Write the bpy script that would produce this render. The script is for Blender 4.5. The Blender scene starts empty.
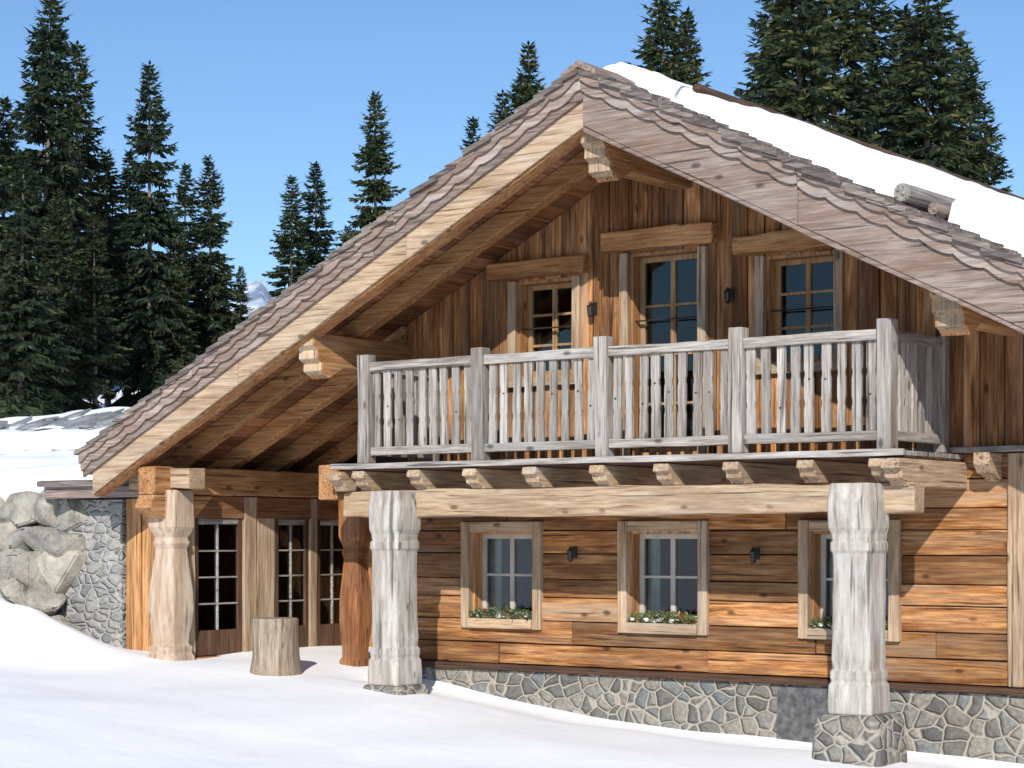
import bpy, bmesh, math, random
from mathutils import Vector, noise, Matrix
random.seed(7)
U=random.uniform
S,C=0.5895,0.8078
CX,CY=8.146,-16.958
XA=-2.95; ZA=4.60; PITCH=0.50
def R(x): return ZA-PITCH*abs(x-XA)
scene=bpy.context.scene
scene.view_settings.view_transform='Standard'; scene.view_settings.look='None'; scene.view_settings.exposure=0
def survey(a,d):      # bearing tangent / distance -> plan position
    r=a*d
    return CX+C*r-S*d, CY+S*r+C*d
# ------------------------------------------------------------------ materials
def newmat(n):
    m=bpy.data.materials.new(n); m.use_nodes=True
    nt=m.node_tree; b=nt.nodes['Principled BSDF']
    b.inputs['Roughness'].default_value=.8
    return m,nt,b
def ramp(nt,fac,stops):
    r=nt.nodes.new('ShaderNodeValToRGB'); el=r.color_ramp.elements
    el[0].position=stops[0][0]; el[0].color=(*stops[0][1],1)
    el[1].position=stops[-1][0]; el[1].color=(*stops[-1][1],1)
    for p,c in stops[1:-1]:
        e=el.new(p); e.color=(*c,1)
    nt.links.new(fac,r.inputs[0]); return r.outputs[0]
def mix(nt,mode,fac,a,b):
    m=nt.nodes.new('ShaderNodeMix'); m.data_type='RGBA'; m.blend_type=mode
    for s,v in ((0,fac),(6,a),(7,b)):
        if isinstance(v,(int,float)): m.inputs[s].default_value=v
        elif isinstance(v,tuple): m.inputs[s].default_value=(*v,1)
        else: nt.links.new(v,m.inputs[s])
    return m.outputs[2]
def math_(nt,op,a,b=None):
    m=nt.nodes.new('ShaderNodeMath'); m.operation=op
    for i,v in enumerate((a,b)):
        if v is None: continue
        if isinstance(v,(int,float)): m.inputs[i].default_value=v
        else: nt.links.new(v,m.inputs[i])
    return m.outputs[0]
def noise_(nt,vec,scale,detail=6,rough=.6):
    n=nt.nodes.new('ShaderNodeTexNoise'); n.inputs['Scale'].default_value=scale
    n.inputs['Detail'].default_value=detail; n.inputs['Roughness'].default_value=rough
    if vec: nt.links.new(vec,n.inputs['Vector'])
    return n.outputs['Fac']
def bump(nt,b,h,st,dist=.02):
    n=nt.nodes.new('ShaderNodeBump'); n.inputs['Strength'].default_value=st; n.inputs['Distance'].default_value=dist
    nt.links.new(h,n.inputs['Height']); nt.links.new(n.outputs[0],b.inputs['Normal'])
def wood(name,dark,mid,light,axis,vary=.35,stain=(.10,.07,.05),stain_amt=.5,rough=.8,knots=True,silver=(.33,.27,.21),silver_amt=.35,crack=.8,cs=34,gs=24):
    m,nt,b=newmat(name)
    tc=nt.nodes.new('ShaderNodeTexCoord'); geo=nt.nodes.new('ShaderNodeNewGeometry')
    rnd=geo.outputs['Random Per Island']
    off=nt.nodes.new('ShaderNodeCombineXYZ')
    o=math_(nt,'MULTIPLY',rnd,57.0)
    for i in range(3): nt.links.new(o,off.inputs[i])
    add=nt.nodes.new('ShaderNodeVectorMath'); add.operation='ADD'
    nt.links.new(tc.outputs['Object'],add.inputs[0]); nt.links.new(off.outputs[0],add.inputs[1])
    def mp_(cross,along):
        mp=nt.nodes.new('ShaderNodeMapping'); nt.links.new(add.outputs[0],mp.inputs[0])
        sc=[cross]*3; sc['xyz'.index(axis)]=along; mp.inputs['Scale'].default_value=sc; return mp.outputs[0]
    g=noise_(nt,mp_(gs,1.3),1.5,6,.72)
    bl=noise_(nt,mp_(3.6,.7),1.3,4,.6)
    sv=noise_(nt,mp_(7,.55),1.1,4,.65)
    col=ramp(nt,g,[(.34,dark),(.50,mid),(.66,light)])
    r2=math_(nt,'FRACT',math_(nt,'MULTIPLY',rnd,7.31))
    tone=math_(nt,'ADD',math_(nt,'MULTIPLY',rnd,vary*2),1-vary)
    comb=nt.nodes.new('ShaderNodeCombineXYZ')
    for i in range(3): nt.links.new(tone,comb.inputs[i])
    sfac=math_(nt,'MULTIPLY',ramp(nt,sv,[(.42,(0,0,0)),(.64,(1,1,1))]),math_(nt,'MULTIPLY',math_(nt,'ADD',r2,.35),silver_amt))
    col=mix(nt,'MIX',sfac,col,silver)
    col=mix(nt,'MULTIPLY',1.0,col,comb.outputs[0])
    st=ramp(nt,bl,[(.47,(0,0,0)),(.66,(1,1,1))])
    col=mix(nt,'MIX',math_(nt,'MULTIPLY',st,stain_amt),col,stain)
    cr=noise_(nt,mp_(cs,.8),1.0,2,.5)
    crf=ramp(nt,cr,[(.31,(1,1,1)),(.39,(0,0,0))])
    col=mix(nt,'MIX',math_(nt,'MULTIPLY',crf,crack),col,tuple(v*.3 for v in dark))
    if knots:
        vo=nt.nodes.new('ShaderNodeTexVoronoi'); vo.inputs['Scale'].default_value=1.0
        nt.links.new(mp_(4.5,2.2),vo.inputs['Vector'])
        kf=ramp(nt,vo.outputs['Distance'],[(.07,(1,1,1)),(.15,(0,0,0))])
        col=mix(nt,'MIX',math_(nt,'MULTIPLY',kf,.75),col,tuple(v*.3 for v in dark))
    nt.links.new(col,b.inputs['Base Color']); b.inputs['Roughness'].default_value=rough
    b.inputs['Specular IOR Level'].default_value=.3
    bump(nt,b,g,.8,.014)
    return m
W={}
for ax in 'xyz':
    W['facade_'+ax]=wood('facade_wood_'+ax,(.075,.026,.008),(.33,.135,.040),(.56,.30,.12),ax,.52,(.11,.038,.012),.75,silver=(.34,.235,.15),silver_amt=.7)
    W['beam_'+ax]=wood('beam_wood_'+ax,(.22,.14,.08),(.45,.31,.19),(.60,.46,.32),ax,.17,(.25,.155,.085),.6,silver=(.43,.37,.30),silver_amt=.6)
    W['warm_'+ax]=wood('warm_beam_wood_'+ax,(.20,.08,.028),(.45,.215,.08),(.60,.35,.16),ax,.24,(.22,.085,.028),.6,silver=(.42,.30,.18),silver_amt=.35)
    W['grey_'+ax]=wood('weathered_grey_wood_'+ax,(.13,.11,.092),(.31,.275,.24),(.49,.45,.405),ax,.27,(.17,.135,.105),.65,silver=(.43,.41,.385),silver_amt=.4)
    W['barge_'+ax]=wood('barge_wood_'+ax,(.11,.08,.065),(.26,.19,.155),(.42,.33,.28),ax,.26,(.18,.11,.07),.65,silver=(.36,.315,.29),silver_amt=.5)
    W['soffit_'+ax]=wood('soffit_wood_'+ax,(.11,.038,.012),(.27,.105,.034),(.38,.17,.065),ax,.45,(.11,.038,.014),.5,knots=False)
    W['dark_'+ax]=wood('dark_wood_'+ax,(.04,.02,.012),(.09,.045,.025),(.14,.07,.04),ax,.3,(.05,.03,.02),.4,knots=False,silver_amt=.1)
    W['frame_'+ax]=wood('window_frame_wood_'+ax,(.25,.13,.055),(.38,.22,.10),(.48,.31,.16),ax,.15,(.26,.14,.07),.3,knots=False)
pillar_wood=wood('pillar_wood',(.20,.17,.14),(.40,.365,.32),(.55,.52,.47),'z',.05,(.25,.19,.14),.7,silver=(.53,.51,.475),silver_amt=.6,crack=.75,cs=13,gs=9)
shingle=wood('shingle_wood',(.06,.048,.042),(.16,.13,.115),(.29,.25,.22),'x',.42,(.10,.08,.07),.5,knots=False)
def simple(n,c,rough=.7,nz=None,amt=.3,bs=0,scale=5):
    m,nt,b=newmat(n)
    tc=nt.nodes.new('ShaderNodeTexCoord')
    f=noise_(nt,tc.outputs['Object'],scale,5)
    col=ramp(nt,f,[(.3,tuple(v*(1-amt) for v in c)),(.7,tuple(min(1,v*(1+amt)) for v in c))])
    nt.links.new(col,b.inputs['Base Color']); b.inputs['Roughness'].default_value=rough
    if bs: bump(nt,b,f,bs,.03)
    return m
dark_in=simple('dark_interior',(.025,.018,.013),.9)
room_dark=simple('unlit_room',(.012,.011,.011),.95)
metal=simple('lantern_metal',(.02,.018,.016),.45)
curtain=simple('curtain_cloth',(.62,.60,.56),.9)
sash=simple('pale_sash_paint',(.46,.42,.36),.55,amt=.15)
red=simple('red_bauble',(.5,.02,.02),.3)
snow,nt,b=newmat('snow')
tc=nt.nodes.new('ShaderNodeTexCoord')
f1=noise_(nt,tc.outputs['Object'],1.1,7,.6); f2=noise_(nt,tc.outputs['Object'],30,3,.7)
col=ramp(nt,f1,[(.3,(.92,.92,.93)),(.65,(.95,.945,.94))])
nt.links.new(col,b.inputs['Base Color']); b.inputs['Roughness'].default_value=.65
hh=math_(nt,'ADD',math_(nt,'MULTIPLY',f1,1.0),math_(nt,'MULTIPLY',f2,.14)); bump(nt,b,hh,.34,.09)
def cobble(n,scale,mort,cols,sq=(1,1,1.25),warp=.16):
    m,nt,b=newmat(n)
    tc=nt.nodes.new('ShaderNodeTexCoord')
    mp=nt.nodes.new('ShaderNodeMapping'); nt.links.new(tc.outputs['Object'],mp.inputs[0]); mp.inputs['Scale'].default_value=sq
    nz=nt.nodes.new('ShaderNodeTexNoise'); nz.inputs['Scale'].default_value=3; nt.links.new(mp.outputs[0],nz.inputs['Vector'])
    vm=nt.nodes.new('ShaderNodeVectorMath'); vm.operation='SCALE'; vm.inputs['Scale'].default_value=warp; nt.links.new(nz.outputs['Color'],vm.inputs[0])
    va=nt.nodes.new('ShaderNodeVectorMath'); va.operation='ADD'; nt.links.new(mp.outputs[0],va.inputs[0]); nt.links.new(vm.outputs[0],va.inputs[1])
    v1=nt.nodes.new('ShaderNodeTexVoronoi'); v1.feature='DISTANCE_TO_EDGE'; v1.inputs['Scale'].default_value=scale; nt.links.new(va.outputs[0],v1.inputs['Vector'])
    v2=nt.nodes.new('ShaderNodeTexVoronoi'); v2.inputs['Scale'].default_value=scale; nt.links.new(va.outputs[0],v2.inputs['Vector'])
    sx=nt.nodes.new('ShaderNodeSeparateColor'); nt.links.new(v2.outputs['Color'],sx.inputs[0])
    sc=ramp(nt,sx.outputs[0],[(0,cols[0]),(.35,cols[1]),(.65,cols[2]),(1,cols[3])])
    fn=noise_(nt,tc.outputs['Object'],22,6,.7)
    sc=mix(nt,'MULTIPLY',.9,sc,ramp(nt,fn,[(.3,(.5,.5,.5)),(.7,(1.3,1.3,1.3))]))
    mortc=mix(nt,'MULTIPLY',.8,mort,ramp(nt,fn,[(.3,(.7,.7,.7)),(.7,(1.15,1.15,1.15))]))
    ed=math_(nt,'ADD',v1.outputs['Distance'],math_(nt,'MULTIPLY',math_(nt,'SUBTRACT',fn,.5),.10))
    mk=ramp(nt,ed,[(.04,(0,0,0)),(.085,(1,1,1))])
    c=mix(nt,'MIX',mk,mortc,sc)
    nt.links.new(c,b.inputs['Base Color']); b.inputs['Roughness'].default_value=.9
    hgt=ramp(nt,v1.outputs['Distance'],[(.03,(0,0,0)),(.14,(.75,.75,.75)),(.32,(1,1,1))])
    hh=math_(nt,'ADD',hgt,math_(nt,'MULTIPLY',fn,.3)); bump(nt,b,hh,.9,.045)
    return m
stone=cobble('cobble_masonry',5.2,(.37,.335,.275),[(.10,.10,.095),(.19,.175,.15),(.28,.25,.205),(.16,.175,.175)])
rubble=cobble('rubble_masonry',5.0,(.40,.385,.35),[(.20,.20,.20),(.30,.29,.27),(.36,.34,.31),(.25,.255,.26)],(1,1,1.8))
boulder_m,nt,b=newmat('boulder_rock')
tc=nt.nodes.new('ShaderNodeTexCoord'); geo=nt.nodes.new('ShaderNodeNewGeometry')
f=noise_(nt,tc.outputs['Object'],4,9,.72)
c=ramp(nt,f,[(.3,(.17,.16,.145)),(.5,(.38,.355,.31)),(.68,(.56,.53,.47))])
t=ramp(nt,geo.outputs['Random Per Island'],[(0,(.65,.66,.68)),(1,(1.2,1.15,1.05))])
nt.links.new(mix(nt,'MULTIPLY',1,c,t),b.inputs['Base Color']); bump(nt,b,f,.9,.09)
def foliage(n,a,bc,cc):
    m,nt,b=newmat(n)
    geo=nt.nodes.new('ShaderNodeNewGeometry'); oi=nt.nodes.new('ShaderNodeObjectInfo')
    c=ramp(nt,geo.outputs['Random Per Island'],[(0,a),(.6,bc),(1,cc)])
    t=ramp(nt,oi.outputs['Random'],[(0,(.70,.82,.88)),(1,(1.25,1.15,.9))])
    nt.links.new(mix(nt,'MULTIPLY',1,c,t),b.inputs['Base Color']); b.inputs['Roughness'].default_value=.8
    b.inputs['Specular IOR Level'].default_value=.2
    return m
needles=foliage('spruce_needles',(.008,.016,.011),(.021,.036,.018),(.075,.083,.030))
garl=foliage('garland_leaves',(.04,.06,.02),(.10,.12,.04),(.28,.28,.18))
bark=simple('spruce_bark',(.17,.13,.10),.9,amt=.5)
glass=bpy.data.materials.new('window_glass'); glass.use_nodes=True; nt=glass.node_tree; nt.nodes.clear()
out=nt.nodes.new('ShaderNodeOutputMaterial'); mx=nt.nodes.new('ShaderNodeMixShader')
tr=nt.nodes.new('ShaderNodeBsdfTransparent'); tr.inputs[0].default_value=(.75,.8,.8,1)
gl=nt.nodes.new('ShaderNodeBsdfGlossy'); gl.inputs['Roughness'].default_value=.02
fr=nt.nodes.new('ShaderNodeFresnel'); fr.inputs[0].default_value=1.5
bn=nt.nodes.new('ShaderNodeBump'); bn.inputs['Strength'].default_value=.10; bn.inputs['Distance'].default_value=.02
tcc=nt.nodes.new('ShaderNodeTexCoord'); nn=noise_(nt,tcc.outputs['Object'],2.5,2); nt.links.new(nn,bn.inputs['Height']); nt.links.new(bn.outputs[0],gl.inputs['Normal'])
nt.links.new(fr.outputs[0],mx.inputs[0]); nt.links.new(tr.outputs[0],mx.inputs[1]); nt.links.new(gl.outputs[0],mx.inputs[2]); nt.links.new(mx.outputs[0],out.inputs[0])

# ------------------------------------------------------------------ mesh helper
class M:
    def __init__(s): s.v=[]; s.f=[]
    def hexa(s,p):
        n=len(s.v); s.v+= [tuple(q) for q in p]
        s.f+=[(n,n+1,n+2,n+3),(n+7,n+6,n+5,n+4),(n,n+4,n+5,n+1),(n+1,n+5,n+6,n+2),(n+2,n+6,n+7,n+3),(n+3,n+7,n+4,n)]
    def box(s,x0,x1,y0,y1,z0,z1,j=0):
        p=[(x0,y0,z0),(x1,y0,z0),(x1,y1,z0),(x0,y1,z0),(x0,y0,z1),(x1,y0,z1),(x1,y1,z1),(x0,y1,z1)]
        if j: p=[tuple(c+U(-j,j) for c in q) for q in p]
        s.hexa(p)
    def hewn(s,x0,x1,y0,y1,z0,z1,axis,w=.012,step=.22):
        lo,hi={'x':(x0,x1),'y':(y0,y1),'z':(z0,z1)}[axis]
        k=max(2,int((hi-lo)/step)); base=len(s.v); sd=U(0,99)
        for i in range(k+1):
            t=lo+(hi-lo)*i/k
            if axis=='x': c=[(y0,z0),(y1,z0),(y1,z1),(y0,z1)]
            elif axis=='y': c=[(x0,z0),(x1,z0),(x1,z1),(x0,z1)]
            else: c=[(x0,y0),(x1,y0),(x1,y1),(x0,y1)]
            for q,(a,b_) in enumerate(c):
                a+=w*noise.noise(Vector((t*1.7,q*3.1,sd)))*1.6+U(-w,w)*.25; b_+=w*noise.noise(Vector((t*1.7,q*3.1+50,sd)))*1.6+U(-w,w)*.25
                s.v.append({'x':(t,a,b_),'y':(a,t,b_),'z':(a,b_,t)}[axis])
        for i in range(k):
            for q in range(4):
                r=(q+1)%4; a=base+4*i; s.f.append((a+q,a+r,a+4+r,a+4+q))
        s.f.append((base,base+1,base+2,base+3)); e=base+4*k; s.f.append((e+3,e+2,e+1,e))
    def prism(s,poly,axis,t0,t1):
        n=len(s.v); k=len(poly)
        for t in (t0,t1):
            for a,b in poly:
                s.v.append({'y':(a,t,b),'x':(t,a,b),'z':(a,b,t)}[axis])
        s.f.append(tuple(range(n,n+k))); s.f.append(tuple(range(n+2*k-1,n+k-1,-1)))
        for i in range(k):
            jn=(i+1)%k; s.f.append((n+i,n+jn,n+k+jn,n+k+i))
    def slope(s,xa,xb,o0,o1,y0,y1,j=0):
        p=[(xa,y0,R(xa)+o0),(xb,y0,R(xb)+o0),(xb,y1,R(xb)+o0),(xa,y1,R(xa)+o0),(xa,y0,R(xa)+o1),(xb,y0,R(xb)+o1),(xb,y1,R(xb)+o1),(xa,y1,R(xa)+o1)]
        if j: p=[tuple(c+U(-j,j) for c in q) for q in p]
        s.hexa(p)
    def slope_hewn(s,xa,xb,o0,o1,y0,y1,w=.01,step=.3):
        k=max(2,int(abs(xb-xa)/step)); base=len(s.v); sd=U(0,99)
        for i in range(k+1):
            x=xa+(xb-xa)*i/k
            for q,(y,o) in enumerate(((y0,o0),(y1,o0),(y1,o1),(y0,o1))):
                n1=noise.noise(Vector((x*1.5,q*3.1,sd)))*w*1.5; n2=noise.noise(Vector((x*1.5,q*3.1+40,sd)))*w*1.5
                s.v.append((x,y+n1*.5,R(x)+o+(n2 if q in(0,1) else 0)))
        for i in range(k):
            for q in range(4):
                r=(q+1)%4; a=base+4*i; s.f.append((a+q,a+r,a+4+r,a+4+q))
        s.f.append((base,base+1,base+2,base+3)); e=base+4*k; s.f.append((e+3,e+2,e+1,e))
    def strip(s,pts,y0,y1):
        n=len(s.v)
        for x,zt,zb in pts: s.v+=[(x,y0,zt),(x,y0,zb),(x,y1,zt),(x,y1,zb)]
        for i in range(len(pts)-1):
            a=n+4*i; b_=a+4
            s.f+=[(a,a+1,b_+1,b_),(a+2,b_+2,b_+3,a+3),(a,b_,b_+2,a+2),(a+1,a+3,b_+3,b_+1)]
        e=n+4*(len(pts)-1); s.f+=[(n,n+2,n+3,n+1),(e,e+1,e+3,e+2)]
    def rings(s,cx,cy,prof,sq=True,n=8,wob=0,ch=.82):
        base=len(s.v); sd=cx*1.7
        if sq: ring=[(-1,-ch),(-ch,-1),(ch,-1),(1,-ch),(1,ch),(ch,1),(-ch,1),(-1,ch)]; n=8
        else: ring=[(math.cos(2*math.pi*i/n),math.sin(2*math.pi*i/n)) for i in range(n)]
        for z,w in prof:
            for i,(a,b_) in enumerate(ring):
                k=1+ (noise.noise(Vector((a*.8+sd,b_*.8+cy,z*1.6)))*wob)
                s.v.append((cx+a*w*k,cy+b_*w*k,z))
        for r in range(len(prof)-1):
            for i in range(n):
                j=(i+1)%n; a=base+r*n
                s.f.append((a+i,a+j,a+n+j,a+n+i))
        s.f.append(tuple(range(base,base+n))); e=base+(len(prof)-1)*n
        s.f.append(tuple(range(e+n-1,e-1,-1)))
    def obj(s,name,mat,parent=None,bevel=0,smooth=False,recalc=True):
        me=bpy.data.meshes.new(name); me.from_pydata(s.v,[],s.f)
        if recalc:
            bm=bmesh.new(); bm.from_mesh(me); bmesh.ops.recalc_face_normals(bm,faces=bm.faces); bm.to_mesh(me); bm.free()
        me.materials.append(mat); o=bpy.data.objects.new(name,me); scene.collection.objects.link(o)
        if parent: o.parent=parent
        if bevel:
            md=o.modifiers.new('bevel','BEVEL'); md.width=bevel; md.segments=2; md.limit_method='ANGLE'; md.angle_limit=math.radians(40)
        if smooth:
            for p in me.polygons: p.use_smooth=True
        return o
def empty(n):
    e=bpy.data.objects.new(n,None); scene.collection.objects.link(e); return e
chalet=empty('alpine_chalet')
WV=1.25   # facade plane
# ------------------------------------------------------------------ terrain
def lerp_tab(x,t):
    if x<=t[0][0]: return t[0][1]
    for (a,b_),(c,d) in zip(t,t[1:]):
        if x<=c:
            k=(x-a)/(c-a); return b_+(d-b_)*k
    return t[-1][1]
TB=[(-40,-1.0),(-14,-1.28),(-9,-1.44),(-7.4,-1.52),(-5.8,-1.64),(-4,-1.85),(-2,-2.0),(0,-2.04),(3,-2.1),(40,-2.4)]
HT=[(0,0),(29,0),(34,.7),(90,6.4),(140,12),(260,16),(4000,16)]
def H(x,y):
    z=sum(lerp_tab(x+d,TB) for d in (-.8,0,.8))/3
    q=-S*(x-CX)+C*(y-CY)
    hill=lerp_tab(q,HT) if q>0 else 0
    z+=hill
    z+=.09*noise.noise(Vector((x*.25,y*.25,1)))+.035*noise.noise(Vector((x*.9,y*.9,5)))
    if q>60: z+=min(1,(q-60)/60)*2.5*noise.noise(Vector((x*.03,y*.03,3)))
    dx=(x+11.6)/1.75; dy=(y+.75)/.62
    m=math.exp(-(abs(dx)**3.2)-(dy*dy))
    z+=.56*m*(1+.25*noise.noise(Vector((x*1.5,y*1.5,2))))
    dx=(x+14.6)/2.2; dy=(y+1.0)/1.0
    z+=.25*math.exp(-dx*dx-dy*dy)
    if -7<x<3: 
        z-=.10*max(0,1-abs(y-.7)/.7)
    return z
def axis(lo,hi,fine,st,far):
    a=[]; v=lo
    while v<=hi: a.append(v); v+=st
    s=st; v=hi
    while v<far: s*=1.28; v+=s; a.append(v)
    s=st; v=lo; pre=[]
    while v>-far: s*=1.28; v-=s; pre.append(v)
    return pre[::-1]+a
gx=axis(-18,7,0,.2,3500); gy=axis(-8,4,0,.2,3500)
v=[(x,y,H(x,y)) for y in gy for x in gx]; n=len(gx)
f=[(j*n+i,j*n+i+1,(j+1)*n+i+1,(j+1)*n+i) for j in range(len(gy)-1) for i in range(n-1)]
g=M(); g.v=v; g.f=f; g.obj('snowy_ground',snow,None,smooth=True,recalc=False)

# ------------------------------------------------------------------ walls
def vboards(m,x0,x1,zlo,zhi_f,y0,y1,openings,wmin=.16,wmax=.27):
    br={x0,x1}
    for o in openings: br|={o[0],o[1]}
    br=sorted(br)
    for a,b_ in zip(br,br[1:]):
        k=max(1,round((b_-a)/((wmin+wmax)/2))); xs=[a+(b_-a)*i/k+(U(-.035,.035) if 0<i<k else 0) for i in range(k+1)]
        for p,q in zip(xs,xs[1:]):
            segs=[(zlo,None)]
            for o in openings:
                if p<o[1]-.001 and q>o[0]+.001:
                    segs=[(zlo,o[2]),(o[3],None)]
            for lo,hi in segs:
                dy=U(-.016,.016); g_=U(.003,.007)
                if hi is None: za,zb=zhi_f(p),zhi_f(q)
                else: za=zb=hi
                if max(za,zb)-lo<.02: continue
                P=[(p+g_,y0+dy,lo),(q-.004,y0+dy,lo),(q-.004,y1,lo),(p+g_,y1,lo),(p+g_,y0+dy,za),(q-.004,y0+dy,zb),(q-.004,y1,zb),(p+g_,y1,za)]
                m.hexa(P)
def hboards(m,x0,x1,z0,z1,y0,y1,openings,h=.235):
    k=round((z1-z0)/h); zs=[z0+(z1-z0)*i/k+(U(-.035,.035) if 0<i<k else 0) for i in range(k+1)]
    for o in openings:
        for e in (o[2],o[3]):
            i=min(range(len(zs)),key=lambda i:abs(zs[i]-e)); zs[i]=e
    zs=sorted(set(zs))
    for a,b_ in zip(zs,zs[1:]):
        if b_-a<.01: continue
        spans=[(x0,x1)]
        for o in openings:
            if a<o[3]-.001 and b_>o[2]+.001:
                ns=[]
                for p,q in spans:
                    if o[0]<q and o[1]>p: 
                        if o[0]-p>.01: ns.append((p,o[0]))
                        if q-o[1]>.01: ns.append((o[1],q))
                    else: ns.append((p,q))
                spans=ns
        for p,q in spans:
            cur=p
            while cur<q-.01:
                nx=min(q,cur+U(1.2,3.6)); 
                if q-nx<.5: nx=q
                e=.005
                y_=y0+U(-.016,.016)
                m.hexa([(cur+.003,y_,a+e+U(-.003,.004)),(nx-.003,y_,a+e+U(-.003,.004)),(nx-.003,y1,a+e),(cur+.003,y1,a+e),(cur+.003,y_+U(-.006,.006),b_-e+U(-.004,.002)),(nx-.003,y_+U(-.006,.006),b_-e+U(-.004,.002)),(nx-.003,y1,b_-e),(cur+.003,y1,b_-e)])
                cur=nx
ZL,ZM=-1.41,.80
low_op=[(-5.72,-4.82,-.92,.07),(-3.61,-2.71,-.92,.07),(-1.45,-.55,-.92,.07)]
m=M(); hboards(m,-6.62,.66,ZL,ZM,WV,WV+.06,low_op); hboards(m,.86,4.1,ZL,ZM,WV,WV+.06,[])
m.obj('lower_wall_planks',W['facade_x'],chalet,bevel=.008)
up_op=[(-5.08,-4.30,1.75,2.83),(-3.60,-2.72,.86,3.02),(-1.96,-1.15,1.75,2.86)]
m=M(); vboards(m,-6.62,4.1,.86,lambda x:R(x)-.31,WV,WV+.05,up_op)
m.obj('gable_wall_boards',W['facade_z'],chalet,bevel=.006)
m=M()
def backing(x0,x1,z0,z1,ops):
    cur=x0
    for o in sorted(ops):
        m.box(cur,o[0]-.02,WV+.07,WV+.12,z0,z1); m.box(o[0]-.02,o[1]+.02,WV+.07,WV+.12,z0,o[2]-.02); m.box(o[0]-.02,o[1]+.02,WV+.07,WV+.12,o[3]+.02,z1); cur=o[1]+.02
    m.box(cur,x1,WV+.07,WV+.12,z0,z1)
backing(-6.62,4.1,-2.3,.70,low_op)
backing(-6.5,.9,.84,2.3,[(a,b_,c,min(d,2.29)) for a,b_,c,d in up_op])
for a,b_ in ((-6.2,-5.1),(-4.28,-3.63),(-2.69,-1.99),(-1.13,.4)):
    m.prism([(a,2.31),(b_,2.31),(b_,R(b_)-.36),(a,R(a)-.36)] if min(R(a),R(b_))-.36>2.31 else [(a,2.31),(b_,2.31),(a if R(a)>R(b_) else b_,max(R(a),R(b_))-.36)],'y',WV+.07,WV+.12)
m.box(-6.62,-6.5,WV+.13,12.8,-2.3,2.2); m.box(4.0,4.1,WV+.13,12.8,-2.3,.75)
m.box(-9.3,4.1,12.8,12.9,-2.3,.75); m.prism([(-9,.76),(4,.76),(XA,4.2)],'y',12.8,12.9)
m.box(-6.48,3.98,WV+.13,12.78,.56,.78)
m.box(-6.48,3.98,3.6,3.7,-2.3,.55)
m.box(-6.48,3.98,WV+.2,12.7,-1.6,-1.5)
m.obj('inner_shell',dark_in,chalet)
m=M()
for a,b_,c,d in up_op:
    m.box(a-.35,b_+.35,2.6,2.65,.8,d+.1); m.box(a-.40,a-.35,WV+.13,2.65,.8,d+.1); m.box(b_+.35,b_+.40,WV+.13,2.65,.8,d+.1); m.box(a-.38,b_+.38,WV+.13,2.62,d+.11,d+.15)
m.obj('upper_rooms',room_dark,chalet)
m=M(); m.hewn(.12,4.1,WV-.10,WV+.02,.80,.86,'x',.006); m.box(-6.7,.12,WV-.03,WV+.02,.80,.86); m.obj('storey_ledge',W['grey_x'],chalet,bevel=.006)
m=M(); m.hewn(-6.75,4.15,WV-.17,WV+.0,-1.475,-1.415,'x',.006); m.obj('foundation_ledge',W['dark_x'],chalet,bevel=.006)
m=M(); m.box(-6.72,4.15,WV-.12,WV+.06,-2.6,-1.48); m.obj('foundation_masonry',stone,chalet)
m=M(); m.box(-1.75,-1.05,WV-.15,WV-.1,-2.6,-1.50,.01)
m.obj('shaded_stone_panel',simple('shaded_stone',(.10,.10,.10),.9,amt=.6,bs=.8,scale=12),chalet,bevel=.01)  # stone corner panel, its shade put into the dark grey colour
m=M(); m.hewn(.66,.86,WV-.06,WV+.08,-1.41,.79,'z',.01); m.obj('facade_post',W['beam_z'],chalet,bevel=.012)
m=M()
for x in (.52,1.35,2.1): m.prism([(WV-.02,.79),(WV-.34,.79),(WV-.34,.68),(WV-.26,.60),(WV-.16,.58),(WV-.02,.52)],'x',x-.08,x+.08)
m.obj('ledge_corbels',W['beam_y'],chalet,bevel=.01)

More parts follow.
